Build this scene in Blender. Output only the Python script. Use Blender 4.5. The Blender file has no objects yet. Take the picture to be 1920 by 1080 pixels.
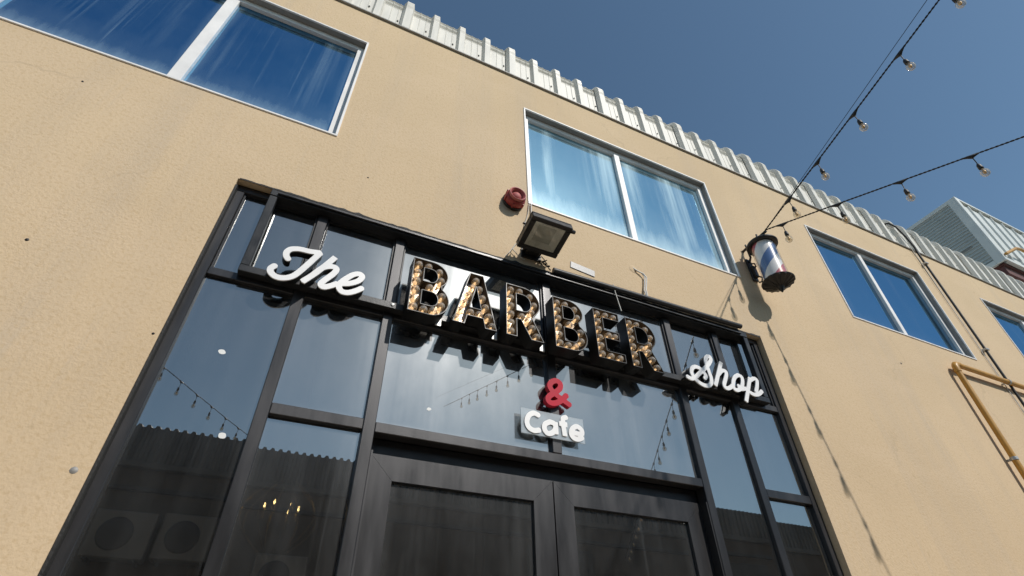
import bpy, bmesh, math, random
import numpy as np
from mathutils import Vector, Matrix
random.seed(7); np.random.seed(7)

# ------------------------------------------------------------------ camera, sky, sun, exposure
sc = bpy.context.scene
col = sc.collection
RT = Vector((0.896896, -0.440885, 0.033976))
cam = bpy.data.cameras.new('camera'); camo = bpy.data.objects.new('camera', cam); col.objects.link(camo)
yaw, pit, rol = .44614691, .68991283, -.01683731
fw = Vector((math.sin(yaw)*math.cos(pit), math.cos(yaw)*math.cos(pit), math.sin(pit)))
rt = Vector((math.cos(yaw), -math.sin(yaw), 0)); up = rt.cross(fw)
rt2 = rt*math.cos(rol)+up*math.sin(rol); up2 = -rt*math.sin(rol)+up*math.cos(rol)
m = Matrix((rt2, up2, -fw)).transposed().to_4x4(); m.translation = Vector((0, -2.3, 1.45))
camo.matrix_world = m
cam.sensor_width = 36; cam.lens = 18.256; cam.clip_start = .05; cam.clip_end = 2000
sc.camera = camo

SUN = Vector((.297976, -.693314, .656144)).normalized()
w = bpy.data.worlds.new("World"); sc.world = w; w.use_nodes = True
nt = w.node_tree; bg = nt.nodes['Background']
sky = nt.nodes.new('ShaderNodeTexSky'); sky.sky_type = 'NISHITA'; sky.sun_disc = False
sky.sun_elevation = math.asin(SUN.z); sky.sun_rotation = math.atan2(SUN.x, SUN.y)
sky.air_density = 1.0; sky.dust_density = .6; sky.ozone_density = .4; sky.altitude = 0
wb = nt.nodes.new('ShaderNodeMix'); wb.data_type = 'RGBA'; wb.blend_type = 'MULTIPLY'; wb.inputs[0].default_value = 1
wb.inputs[7].default_value = (.91, 1.085, 1.09, 1)          # clear desert air: slightly greener blue
nt.links.new(sky.outputs[0], wb.inputs[6]); nt.links.new(wb.outputs[2], bg.inputs[0]); bg.inputs[1].default_value = 0.10
sl = bpy.data.lights.new('sun', 'SUN'); sl.energy = 3.6; sl.angle = math.radians(.53); sl.color = (1, .955, .89)
so = bpy.data.objects.new('sun', sl); col.objects.link(so); so.rotation_euler = SUN.to_track_quat('Z', 'Y').to_euler()
so.location = (10, -20, 25)
vs = sc.view_settings; vs.view_transform = 'Standard'; vs.look = 'None'; vs.exposure = 0.0; vs.gamma = 1; vs.use_curve_mapping = False

# ------------------------------------------------------------------ materials
def mat_new(name):
    mt = bpy.data.materials.new(name); mt.use_nodes = True
    t = mt.node_tree; t.nodes.clear()
    o = t.nodes.new('ShaderNodeOutputMaterial')
    return mt, t, o
def N(t, ty, **k):
    n = t.nodes.new(ty)
    for a, v in k.items(): setattr(n, a, v)
    return n
def L(t, a, b): t.links.new(a, b)
def val(n, i, v): n.inputs[i].default_value = v
def noise(t, vec, scale, detail=4, rough=.55, stretch=None):
    if stretch:
        mp = N(t, 'ShaderNodeMapping'); val(mp, 'Scale', stretch); L(t, vec, mp.inputs[0]); vec = mp.outputs[0]
    n = N(t, 'ShaderNodeTexNoise'); val(n, 'Scale', scale); val(n, 'Detail', detail); val(n, 'Roughness', rough)
    L(t, vec, n.inputs['Vector']); return n.outputs['Fac']
def ramp(t, fac, *stops):
    r = N(t, 'ShaderNodeValToRGB'); el = r.color_ramp.elements
    while len(el) < len(stops): el.new(.5)
    for e, (p, c) in zip(el, stops):
        e.position = p; e.color = (c, c, c, 1) if isinstance(c, (int, float)) else tuple(c)+(1,)
    L(t, fac, r.inputs[0]); return r.outputs[0]
def mth(t, op, a, b=None):
    n = N(t, 'ShaderNodeMath', operation=op)
    for i, x in enumerate((a, b)):
        if x is None: continue
        if isinstance(x, (int, float)): n.inputs[i].default_value = x
        else: L(t, x, n.inputs[i])
    return n.outputs[0]
def mixc(t, fac, a, b):
    n = N(t, 'ShaderNodeMix', data_type='RGBA')
    for i, x in ((0, fac), (6, a), (7, b)):
        if isinstance(x, (int, float)): n.inputs[i].default_value = x
        elif isinstance(x, tuple): n.inputs[i].default_value = x+(1,)
        else: L(t, x, n.inputs[i])
    return n.outputs[2]
def pos(t): return N(t, 'ShaderNodeNewGeometry').outputs['Position']

def pm(name, colr, rough=.5, metal=0, var=.12, vscale=6, bump=0, bscale=80, stretch=None, spec=.5, rvar=.1):
    mt, t, o = mat_new(name)
    p = N(t, 'ShaderNodeBsdfPrincipled'); L(t, p.outputs[0], o.inputs[0])
    v = pos(t)
    f = noise(t, v, vscale, 5, .6, stretch)
    lo = tuple(c*(1-var) for c in colr); hi = tuple(min(1, c*(1+var)) for c in colr)
    L(t, ramp(t, f, (.3, lo), (.7, hi)), p.inputs['Base Color'])
    L(t, ramp(t, f, (.3, max(0, rough-rvar)), (.7, min(1, rough+rvar))), p.inputs['Roughness'])
    val(p, 'Metallic', metal); val(p, 'Specular IOR Level', spec)
    if bump:
        b = N(t, 'ShaderNodeBump'); val(b, 'Strength', bump); val(b, 'Distance', .01)
        L(t, noise(t, v, bscale, 3), b.inputs['Height']); L(t, b.outputs[0], p.inputs['Normal'])
    return mt

def stucco():
    mt, t, o = mat_new('stucco')
    p = N(t, 'ShaderNodeBsdfPrincipled'); L(t, p.outputs[0], o.inputs[0])
    v = pos(t)
    base = mixc(t, ramp(t, noise(t, v, .55, 5, .6), (.3, 0.), (.7, 1.)), (.565, .430, .278), (.645, .495, .325))
    st = noise(t, v, 1.0, 5, .65, (2.6, 1, .12))
    c2 = mixc(t, ramp(t, st, (.50, 0.), (.72, .5)), base, (.50, .405, .30))
    sp = noise(t, v, 55, 2, .5)
    lp = noise(t, v, 1.0, 3, .5, (.5, 1, 1.8))
    c2 = mixc(t, ramp(t, lp, (.55, 0.), (.60, .22)), c2, (.66, .51, .35))
    dr = mth(t, 'MULTIPLY', ramp(t, noise(t, v, 1.0, 5, .7, (9, 1, .22)), (.56, 0.), (.72, 1.)), ramp(t, noise(t, v, .8, 2), (.45, 0.), (.65, .45)))
    c2 = mixc(t, dr, c2, (.47, .40, .32))
    cw = N(t, 'ShaderNodeTexVoronoi', feature='DISTANCE_TO_EDGE'); val(cw, 'Scale', .55)
    wv = N(t, 'ShaderNodeMix', data_type='VECTOR'); val(wv, 0, .35); L(t, v, wv.inputs[4])
    nz = N(t, 'ShaderNodeTexNoise'); val(nz, 'Scale', 2.5); val(nz, 'Detail', 6); L(t, v, nz.inputs['Vector']); L(t, nz.outputs['Color'], wv.inputs[5]); L(t, wv.outputs[1], cw.inputs['Vector'])
    ck = mth(t, 'MULTIPLY', ramp(t, cw.outputs['Distance'], (.0, 1.), (.0022, 0.)), ramp(t, noise(t, v, .9, 2), (.52, 0.), (.60, .28)))
    c2 = mixc(t, ck, c2, (.33, .26, .18))
    c3 = mixc(t, ramp(t, sp, (.35, .28), (.5, 0.)), c2, (.46, .32, .17))
    pk = noise(t, v, 9, 3, .5)
    c4 = mixc(t, ramp(t, pk, (.71, 0.), (.76, .5)), c3, (.44, .33, .2))
    L(t, c4, p.inputs['Base Color']); val(p, 'Roughness', .92); val(p, 'Specular IOR Level', .2)
    h = mth(t, 'ADD', mth(t, 'MULTIPLY', noise(t, v, 70, 3, .55), 1.0), mth(t, 'MULTIPLY', noise(t, v, 130, 2, .5), .35))
    h = mth(t, 'ADD', h, mth(t, 'MULTIPLY', noise(t, v, 5, 3, .5), 1.2))
    b = N(t, 'ShaderNodeBump'); L(t, ramp(t, noise(t, v, 1.3, 3, .6), (.3, .15), (.7, .36)), b.inputs['Strength']); val(b, 'Distance', .010)
    L(t, h, b.inputs['Height']); L(t, b.outputs[0], p.inputs['Normal'])
    return mt

def dirt_mask(t, seed, lo, hi, edge=.16, film=.36, fx=4.5):
    """vertical run-off streaks plus a dusty band along the bottom and the sides of a pane"""
    tc = N(t, 'ShaderNodeTexCoord'); g = tc.outputs['Generated']; v = pos(t)
    ad = N(t, 'ShaderNodeVectorMath', operation='ADD'); L(t, v, ad.inputs[0]); ad.inputs[1].default_value = (seed*3.7, 0, seed*1.3)
    vv = ad.outputs[0]
    s1 = ramp(t, noise(t, vv, 1.0, 4, .6, (fx, 1, .11)), (lo, 0.), (hi, 1.))
    s2 = ramp(t, noise(t, vv, 1.0, 5, .7, (fx*5, 1, .30)), (.54, 0.), (.74, .6))
    fade = ramp(t, noise(t, vv, 1.5, 4, .6, (2.6, 1, .22)), (.42, .05), (.62, 1.))
    s = mth(t, 'MULTIPLY', mth(t, 'MAXIMUM', s1, s2), fade)
    sx = N(t, 'ShaderNodeSeparateXYZ'); L(t, g, sx.inputs[0])
    n2 = mth(t, 'MULTIPLY', noise(t, vv, 1.0, 5, .7, (11, 1, 2.2)), edge*1.1)
    bot = ramp(t, mth(t, 'SUBTRACT', mth(t, 'ADD', sx.outputs[2], .0), mth(t, 'SUBTRACT', n2, edge*.55)), (.0, 1.), (edge, .12), (edge*2.2, 0.))
    xe = mth(t, 'MINIMUM', sx.outputs[0], mth(t, 'SUBTRACT', 1.0, sx.outputs[0]))
    sid = ramp(t, mth(t, 'ADD', xe, mth(t, 'MULTIPLY', n2, .3)), (.0, .45), (.09, 0.))
    d = mth(t, 'MAXIMUM', s, mth(t, 'MAXIMUM', bot, sid))
    film = ramp(t, noise(t, vv, 2.2, 7, .72, (1.6, 1, 1)), (.36, .0), (.72, film))
    return mth(t, 'MINIMUM', mth(t, 'ADD', d, film), 1.0), vv

def shop_glass(name, seed, dirt=.10, refl=.26, haze=.05, tint=(.30, .32, .31)):
    mt, t, o = mat_new(name)
    tr = N(t, 'ShaderNodeBsdfTransparent'); val(tr, 0, tint+(1,))
    gl = N(t, 'ShaderNodeBsdfGlossy'); val(gl, 'Color', (.96, .97, .97, 1)); val(gl, 'Roughness', .0)
    lw = N(t, 'ShaderNodeLayerWeight'); val(lw, 'Blend', .5)
    fac = mth(t, 'MINIMUM', mth(t, 'ADD', mth(t, 'MULTIPLY', mth(t, 'POWER', lw.outputs['Facing'], 4.0), .7), refl), .95)
    m1 = N(t, 'ShaderNodeMixShader'); L(t, fac, m1.inputs[0]); L(t, tr.outputs[0], m1.inputs[1]); L(t, gl.outputs[0], m1.inputs[2])
    d, vv = dirt_mask(t, seed, .48, .78, .035)
    df = N(t, 'ShaderNodeBsdfDiffuse'); val(df, 0, (.55, .56, .56, 1))
    rg = N(t, 'ShaderNodeBsdfGlossy'); val(rg, 'Color', (.95, .95, .97, 1)); val(rg, 'Roughness', .30)
    bump = N(t, 'ShaderNodeBump'); val(bump, 'Strength', .02); val(bump, 'Distance', .01); L(t, noise(t, vv, 2.2, 2), bump.inputs['Height'])
    L(t, bump.outputs[0], gl.inputs['Normal'])
    m2 = N(t, 'ShaderNodeMixShader'); L(t, mth(t, 'ADD', mth(t, 'MULTIPLY', d, dirt), .006), m2.inputs[0]); L(t, m1.outputs[0], m2.inputs[1]); L(t, df.outputs[0], m2.inputs[2])
    m3 = N(t, 'ShaderNodeMixShader'); L(t, mth(t, 'ADD', mth(t, 'MULTIPLY', d, haze*1.5), haze*.55), m3.inputs[0]); L(t, m2.outputs[0], m3.inputs[1]); L(t, rg.outputs[0], m3.inputs[2])
    L(t, m3.outputs[0], o.inputs[0]); return mt

def blue_glass(name, seed, colr, dirt, lo, hi, edge, haze, dcol=(.62, .68, .70), fx=4.5):
    mt, t, o = mat_new(name)
    gl = N(t, 'ShaderNodeBsdfGlossy'); val(gl, 'Color', colr+(1,)); val(gl, 'Roughness', .02)
    v = pos(t)
    bump = N(t, 'ShaderNodeBump'); val(bump, 'Strength', .03); val(bump, 'Distance', .01); L(t, noise(t, v, 1.4, 2), bump.inputs['Height'])
    L(t, bump.outputs[0], gl.inputs['Normal'])
    d, vv = dirt_mask(t, seed, lo, hi, edge, .07, fx)
    df = N(t, 'ShaderNodeBsdfDiffuse'); val(df, 0, dcol+(1,))
    rg = N(t, 'ShaderNodeBsdfGlossy'); val(rg, 'Color', (.6, .85, 1, 1)); val(rg, 'Roughness', .33)
    m2 = N(t, 'ShaderNodeMixShader'); L(t, mth(t, 'MULTIPLY', d, dirt), m2.inputs[0]); L(t, gl.outputs[0], m2.inputs[1]); L(t, df.outputs[0], m2.inputs[2])
    m3 = N(t, 'ShaderNodeMixShader'); L(t, mth(t, 'ADD', mth(t, 'MULTIPLY', d, haze*.8), haze*.5), m3.inputs[0]); L(t, m2.outputs[0], m3.inputs[1]); L(t, rg.outputs[0], m3.inputs[2])
    L(t, m3.outputs[0], o.inputs[0]); return mt

def clear_bulb(name, tint, dcol, dfac, r0=.06, r1=.45):
    mt, t, o = mat_new(name)
    tr = N(t, 'ShaderNodeBsdfTransparent'); val(tr, 0, tint+(1,))
    gl = N(t, 'ShaderNodeBsdfGlossy'); val(gl, 'Roughness', .03)
    lw = N(t, 'ShaderNodeLayerWeight'); val(lw, 'Blend', .5)
    m1 = N(t, 'ShaderNodeMixShader'); L(t, mth(t, 'ADD', mth(t, 'MULTIPLY', mth(t, 'POWER', lw.outputs['Facing'], 1.5), r1), r0), m1.inputs[0]); L(t, tr.outputs[0], m1.inputs[1]); L(t, gl.outputs[0], m1.inputs[2])
    df = N(t, 'ShaderNodeBsdfDiffuse'); val(df, 0, dcol+(1,))
    m2 = N(t, 'ShaderNodeMixShader'); val(m2, 0, dfac); L(t, m1.outputs[0], m2.inputs[1]); L(t, df.outputs[0], m2.inputs[2])
    L(t, m2.outputs[0], o.inputs[0]); return mt

def emit(name, c, s):
    mt, t, o = mat_new(name); e = N(t, 'ShaderNodeEmission'); val(e, 0, c+(1,)); val(e, 1, s); L(t, e.outputs[0], o.inputs[0]); return mt

M = dict(
 stucco=stucco(),
 alu=pm('dark anodised aluminium', (.044, .043, .045), .37, .5, .28, 9, .05, 220, (1, 1, .15)),
 alu_dark=pm('black powder coat', (.022, .022, .024), .45, .1, .2, 9),
 steel_black=pm('black painted sign steel', (.024, .024, .025), .36, .35, .25, 7, .08, 150),
 white_frame=pm('white window aluminium', (.78, .76, .74), .45, 0, .07, 5, .03, 90),
 sheet=pm('off white coated roof sheet', (.66, .635, .575), .5, .0, .10, 3.5, .03, 60, (4, 1, .5)),
 trim=pm('grey trim and reveal shade', (.26, .25, .235), .55, .2, .2, 5),
 sealant=pm('black sealant', (.018, .017, .016), .7, 0, .4, 30, .4, 90),
 black=pm('black letter tin', (.012, .012, .012), .42, .15, .25, 12),
 copper=pm('tarnished letter lining', (.42, .37, .33), .30, 1.0, .25, 25, .04, 120), lining=pm('black bronze lining', (.030, .022, .016), .45, .3, .3, 25),
 rimedge=pm('worn letter edge', (.30, .25, .20), .4, .7, .2, 20),
 white_face=pm('white acrylic letter face', (.80, .79, .78), .4, 0, .04, 10),
 red_face=pm('red acrylic', (.46, .024, .046), .5, 0, .12, 10, spec=.12),
 acrylic=None, siren=pm('faded red plastic', (.30, .035, .033), .5, 0, .25, 25, .05, 60),
 siren_rim=pm('sun bleached red plastic', (.42, .12, .11), .55, 0, .2, 25),
 iron=pm('black cast iron', (.022, .02, .019), .45, .2, .3, 20, .2, 60),
 cable=pm('black cable rubber', (.02, .02, .021), .55, 0, .2, 30),
 cable_grey=pm('grey white cable', (.62, .60, .56), .55, 0, .15, 20),
 yellow=pm('ochre gas pipe paint', (.46, .235, .035), .42, 0, .15, 8),
 zinc=pm('zinc plated steel', (.42, .42, .41), .42, .6, .2, 30),
 plate=pm('weathered printed metal plate', (.27, .265, .26), .5, .2, .45, 60, .1, 120, (.6, 1, 3)),
 clad=pm('blue grey metal cladding', (.40, .45, .46), .5, .1, .08, 2),
 cladw=pm('pale coated cladding', (.58, .61, .60), .5, .05, .07, 2),
 redsteel=pm('red oxide steel', (.10, .035, .032), .6, .1, .25, 4),
 lampglass=pm('yellow led panel', (.50, .50, .45), .22, 0, .06, 8),
 reflector=pm('floodlight reflector', (.80, .79, .74), .3, .1, .06, 8),
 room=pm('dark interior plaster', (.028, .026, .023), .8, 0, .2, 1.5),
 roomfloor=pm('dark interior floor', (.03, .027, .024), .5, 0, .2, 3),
 gold=pm('brass chandelier', (.55, .40, .22), .35, .8, .1, 9),
 glow=emit('lit filament', (1, .62, .25), 40),
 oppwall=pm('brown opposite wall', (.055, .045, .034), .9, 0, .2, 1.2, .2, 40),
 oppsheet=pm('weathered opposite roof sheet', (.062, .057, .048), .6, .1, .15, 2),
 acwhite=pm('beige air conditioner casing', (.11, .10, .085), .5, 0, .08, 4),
 acdark=pm('dark fan grille', (.015, .015, .015), .5, .2, .2, 9),
 ground=pm('concrete paving', (.46, .39, .30), .85, 0, .2, .8, .3, 30),
 bulb=clear_bulb('clear globe glass', (.92, .86, .78), (.95, .86, .72), .17, .10, .55),
 sbulb=clear_bulb('clear festoon glass', (.95, .93, .88), (.8, .62, .36), .16),
 filament=emit('amber core with sun glow', (1, .66, .34), 1.5), dullfil=pm('unlit amber filament', (.6, .40, .2), .4, .3, .2, 60),  # marquee bulb cores glow in place of sunlight refracted in the globes
 spot_white=pm('spot white', (.75, .75, .73), .6),
 cord=pm('pale cord', (.55, .53, .48), .7),
)
def acrylic():
    mt, t, o = mat_new('clear acrylic backing')
    tr = N(t, 'ShaderNodeBsdfTransparent'); val(tr, 0, (.9, .92, .93, 1))
    df = N(t, 'ShaderNodeBsdfDiffuse'); val(df, 0, (.62, .66, .68, 1))
    gl = N(t, 'ShaderNodeBsdfGlossy'); val(gl, 'Roughness', .12)
    a = N(t, 'ShaderNodeMixShader'); L(t, ramp(t, noise(t, pos(t), 9, 5), (.3, .36), (.8, .52)), a.inputs[0]); L(t, tr.outputs[0], a.inputs[1]); L(t, df.outputs[0], a.inputs[2])
    b = N(t, 'ShaderNodeMixShader'); val(b, 0, .12); L(t, a.outputs[0], b.inputs[1]); L(t, gl.outputs[0], b.inputs[2])
    L(t, b.outputs[0], o.inputs[0]); return mt
M['acrylic'] = acrylic()
def pole_glass():
    """white cylinder with red and blue spiral bands, behind a glossy clear sleeve"""
    mt, t, o = mat_new('barber stripes')
    p = N(t, 'ShaderNodeBsdfPrincipled'); L(t, p.outputs[0], o.inputs[0])
    tc = N(t, 'ShaderNodeTexCoord'); sx = N(t, 'ShaderNodeSeparateXYZ'); L(t, tc.outputs['Object'], sx.inputs[0])
    ang = mth(t, 'DIVIDE', mth(t, 'ARCTAN2', sx.outputs[1], sx.outputs[0]), 2*math.pi)
    ph = mth(t, 'FRACT', mth(t, 'ADD', mth(t, 'ADD', mth(t, 'MULTIPLY', ang, 1.0), mth(t, 'MULTIPLY', sx.outputs[2], -1.72)), 3.014))
    r = N(t, 'ShaderNodeValToRGB'); r.color_ramp.interpolation = 'CONSTANT'
    W_, R_, B_ = (.80, .79, .79, 1), (.50, .10, .12, 1), (.09, .17, .38, 1)
    el = r.color_ramp.elements; el[0].position = 0; el[0].color = R_; el[1].position = .20; el[1].color = W_
    e = el.new(.48); e.color = B_; e = el.new(.70); e.color = W_; e = el.new(.92); e.color = R_
    L(t, ph, r.inputs[0]); L(t, r.outputs[0], p.inputs['Base Color']); val(p, 'Roughness', .35); val(p, 'Coat Weight', .6); val(p, 'Coat Roughness', .08)
    return mt
M['stripes'] = pole_glass()

# ------------------------------------------------------------------ mesh helpers
class MB:
    def __init__(s): s.v = []; s.f = []; s.sm = []
    def add(s, vs, fs, smooth=False):
        b = len(s.v); s.v += [tuple(x) for x in vs]
        for f in fs: s.f.append([b+i for i in f]); s.sm.append(smooth)
        return s
    def box(s, x0, x1, y0, y1, z0, z1, bev=0, rot=None, org=None):
        bm = bmesh.new()
        bmesh.ops.create_cube(bm, size=1)
        for v in bm.verts: v.co = Vector(((x0+x1)/2+v.co.x*(x1-x0), (y0+y1)/2+v.co.y*(y1-y0), (z0+z1)/2+v.co.z*(z1-z0)))
        if bev: bmesh.ops.bevel(bm, geom=bm.edges[:], offset=bev, segments=1, affect='EDGES')
        bm.verts.index_update()
        vs = [v.co.copy() for v in bm.verts]
        if rot is not None:
            og = Vector(org); vs = [og+rot@(v-og) for v in vs]
        s.add(vs, [[v.index for v in f.verts] for f in bm.faces]); bm.free(); return s
    def tube(s, pts, r, n=8, caps=True, closed=False):
        pts = [Vector(p) for p in pts]; k = len(pts); rs = r if isinstance(r, (list, tuple)) else [r]*k
        T = [(pts[min(i+1, k-1)]-pts[max(i-1, 0)]).normalized() for i in range(k)]
        u = T[0].orthogonal().normalized(); vs = []
        for i in range(k):
            u = (u-T[i]*u.dot(T[i]));  u = u.normalized() if u.length > 1e-6 else T[i].orthogonal().normalized()
            w_ = T[i].cross(u)
            for j in range(n):
                a = 2*math.pi*j/n; vs.append(pts[i]+(u*math.cos(a)+w_*math.sin(a))*rs[i])
        fs = [[i*n+j, i*n+(j+1) % n, (i+1)*n+(j+1) % n, (i+1)*n+j] for i in range(k-1) for j in range(n)]
        s.add(vs, fs, True)
        if caps: s.add(vs[:n], [list(range(n))[::-1]]); s.add(vs[-n:], [list(range(n))])
        return s
    def lathe(s, prof, org, axis=(0, 0, 1), n=24, smooth=True):
        """prof: list of (radius, height) along axis"""
        ax = Vector(axis).normalized(); u = ax.orthogonal().normalized(); w_ = ax.cross(u); og = Vector(org); vs = []
        for r, h in prof:
            for j in range(n):
                a = 2*math.pi*j/n; vs.append(og+ax*h+(u*math.cos(a)+w_*math.sin(a))*max(r, 1e-5))
        fs = [[i*n+j, i*n+(j+1) % n, (i+1)*n+(j+1) % n, (i+1)*n+j] for i in range(len(prof)-1) for j in range(n)]
        return s.add(vs, fs, smooth)
    def prism(s, pts, y0, y1):
        n = len(pts)
        return s.add([(x, y0, z) for x, z in pts]+[(x, y1, z) for x, z in pts], [list(range(n)), list(range(n, 2*n))]+[[k, (k+1) % n, n+(k+1) % n, n+k] for k in range(n)])
    def mesh(s, name, mat, off=Vector((0, 0, 0))):
        me = bpy.data.meshes.new(name); me.from_pydata([tuple(Vector(v)-off) for v in s.v], [], s.f)
        me.polygons.foreach_set('use_smooth', s.sm); me.update(); me.materials.append(M[mat] if isinstance(mat, str) else mat)
        bm = bmesh.new(); bm.from_mesh(me); bmesh.ops.recalc_face_normals(bm, faces=bm.faces); bm.to_mesh(me); bm.free()
        return me
def rootloc(o):
    v = Vector((0, 0, 0))
    while o is not None: v = v+o.location; o = o.parent
    return v
def thing(name, label, cat, loc=(0, 0, 0), group=None):
    o = bpy.data.objects.new(name, None); col.objects.link(o); o.location = loc; o.empty_display_size = .1
    o['label'] = label; o['category'] = cat
    if group: o['group'] = group
    return o
def part(name, mb, mat, parent, loc=None, label=None):
    off = rootloc(parent)
    me = mb if isinstance(mb, bpy.types.Mesh) else mb.mesh(name, mat, off)
    o = bpy.data.objects.new(name, me); col.objects.link(o); o.parent = parent
    if loc is not None: o.location = Vector(loc)-off
    if label: o['label'] = label
    return o
def single(name, mb, mat, label=None, cat=None, kind=None, group=None):
    o = bpy.data.objects.new(name, mb.mesh(name, mat)); col.objects.link(o)
    if label: o['label'] = label
    if cat: o['category'] = cat
    if kind: o['kind'] = kind
    if group: o['group'] = group
    return o
def bx(x0, x1, y0, y1, z0, z1, bev=.0025): return MB().box(x0, x1, y0, y1, z0, z1, bev)

def mitre(x0, x1, z0, z1, w, y0, y1, bot=None, g=.0006):
    """four rails of a frame with mitred corners"""
    b = bot or w; m = MB()
    m.prism([(x0, z0+g), (x0+w, z0+b+g), (x0+w, z1-w-g), (x0, z1-g)], y0, y1); m.prism([(x1, z0+g), (x1, z1-g), (x1-w, z1-w-g), (x1-w, z0+b+g)], y0, y1)
    m.prism([(x0+g, z0), (x1-g, z0), (x1-w-g, z0+b), (x0+w+g, z0+b)], y0, y1); m.prism([(x0+g, z1), (x0+w+g, z1-w), (x1-w-g, z1-w), (x1-g, z1)], y0, y1)
    return m
# outlines: strokes -> signed distance -> contour loops -> extruded plate
def catmull(p, n=6):
    p = [np.array(q, float) for q in p]
    if len(p) < 3: return np.array(p)
    q = [2*p[0]-p[1]]+p+[2*p[-1]-p[-2]]; out = []
    for i in range(1, len(q)-2):
        for k in range(n):
            t = k/n; a, b, c, d = q[i-1:i+3]
            out.append(.5*((2*b)+(-a+c)*t+(2*a-5*b+4*c-d)*t*t+(-a+3*b-3*c+d)*t**3))
    out.append(p[-1]); return np.array(out)
def segdist(P, a, b):
    d = b-a; l = (d*d).sum(); t = np.clip(((P-a)@d)/max(l, 1e-12), 0, 1)
    return np.linalg.norm(P-(a+t[..., None]*d), axis=-1)
def contour(F, xs, ys, lev=0):
    G = F-lev; ins = G < 0; edges = {}
    ny, nx = G.shape
    def pt(i0, j0, i1, j1):
        a, b = G[i0, j0], G[i1, j1]; t = a/(a-b)
        return (xs[j0]+(xs[j1]-xs[j0])*t, ys[i0]+(ys[i1]-ys[i0])*t)
    pts = {}; nxt = {}
    for i in range(ny-1):
        for j in range(nx-1):
            c = [ins[i, j], ins[i, j+1], ins[i+1, j+1], ins[i+1, j]]
            if all(c) or not any(c): continue
            E_ = [((i, j), (i, j+1)), ((i, j+1), (i+1, j+1)), ((i+1, j+1), (i+1, j)), ((i+1, j), (i, j))]
            cr = []
            for k in range(4):
                if c[k] != c[(k+1) % 4]: cr.append((k, c[k]))
            outs = [k for k, f in cr if f]; ins_ = [k for k, f in cr if not f]
            for a in outs:
                b = min(ins_, key=lambda q: (q-a) % 4) if len(outs) > 1 else ins_[0]
                ka, kb = tuple(sorted(E_[a])), tuple(sorted(E_[b]))
                for kk in (ka, kb):
                    if kk not in pts: pts[kk] = pt(*kk[0], *kk[1])
                nxt[ka] = kb
    loops = []; seen = set()
    for k in list(nxt):
        if k in seen: continue
        lp = []; q = k
        while q in nxt and q not in seen: seen.add(q); lp.append(pts[q]); q = nxt[q]
        if len(lp) > 5: loops.append(lp)
    return loops
def simplify(lp, tol=.0006):
    """drop points that lie on the line of their neighbours"""
    P = [np.array(p) for p in lp]; out = [P[0]]
    i = 0
    while i < len(P)-1:
        j = i+1
        while j+1 < len(P) and j-i < 8:
            a, b = P[i], P[j+1]; d = b-a; l = np.linalg.norm(d)
            if l < 1e-9: break
            if max(abs(d[0]*(P[k]-a)[1]-d[1]*(P[k]-a)[0])/l for k in range(i+1, j+1)) > tol: break
            j += 1
        out.append(P[j]); i = j
    return [tuple(p) for p in out[:-1]] if len(out) > 4 else lp
def stroke_field(strokes, hw, step=.003, smooth=True):
    S = [catmull(s) if smooth and len(s) > 2 else np.array(s, float) for s in strokes]
    A = np.concatenate(S); x0, y0 = A.min(0)-hw-.012; x1, y1 = A.max(0)+hw+.012
    xs = np.arange(x0, x1, step); ys = np.arange(y0, y1, step)
    P = np.stack(np.meshgrid(xs, ys), -1); D = np.full(P.shape[:2], 9.)
    for s in S:
        n = len(s)-1; cl = np.linalg.norm(s[0]-s[-1]) < 1e-6
        for i, (a, b) in enumerate(zip(s[:-1], s[1:])):
            l = np.linalg.norm(b-a); d = (b-a)/max(l, 1e-9); t = (P-a)@d; pe = np.abs((P-a)[..., 0]*d[1]-(P-a)[..., 1]*d[0])
            f = segdist(P, a, b)-hw
            if i == 0 and not cl: f = np.where(t < 0, np.maximum(pe-hw, -t), f)
            if i == n-1 and not cl: f = np.where(t > l, np.maximum(pe-hw, t-l), f)
            D = np.minimum(D, f)
    return D, xs, ys
def poly_field(loops, step=.004):
    A = np.array([p for l in loops for p in l]); x0, y0 = A.min(0)-.012; x1, y1 = A.max(0)+.012
    xs = np.arange(x0, x1, step); ys = np.arange(y0, y1, step); P = np.stack(np.meshgrid(xs, ys), -1)
    D = np.full(P.shape[:2], 9.); ins = np.zeros(P.shape[:2], bool)
    for l in loops:
        l = np.array(l)
        for a, b in zip(l, np.roll(l, -1, 0)):
            D = np.minimum(D, segdist(P, a, b))
            if abs(a[1]-b[1]) > 1e-12:
                ins ^= ((a[1] > P[..., 1]) != (b[1] > P[..., 1])) & (P[..., 0] < a[0]+(P[..., 1]-a[1])*(b[0]-a[0])/(b[1]-a[1]))
    return np.where(ins, -D, D), xs, ys
def plate(loops, y0, y1, mat, off=Vector((0, 0, 0)), bev=0, name='plate'):
    """flat outline (x,z) with holes extruded from y0 (front) to y1 (back)"""
    cu = bpy.data.curves.new(name, 'CURVE'); cu.dimensions = '2D'; cu.fill_mode = 'BOTH'
    for l in loops:
        sp = cu.splines.new('POLY'); sp.points.add(len(l)-1)
        for q, (a, b) in zip(sp.points, l): q.co = (a, b, 0, 1)
        sp.use_cyclic_u = True
    cu.extrude = max((y1-y0)/2-bev, .0005); cu.bevel_depth = bev; cu.bevel_resolution = 0
    if bev: cu.offset = -bev
    o = bpy.data.objects.new(name, cu); col.objects.link(o)
    dg = bpy.context.evaluated_depsgraph_get(); me = bpy.data.meshes.new_from_object(o.evaluated_get(dg))
    bpy.data.objects.remove(o); bpy.data.curves.remove(cu)
    for v in me.vertices:
        x, y, z = v.co; v.co = (x-off.x, (y0+y1)/2-z-off.y, y-off.z)
    me.name = name; me.materials.clear(); me.materials.append(M[mat]); me.update()
    return me

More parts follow.
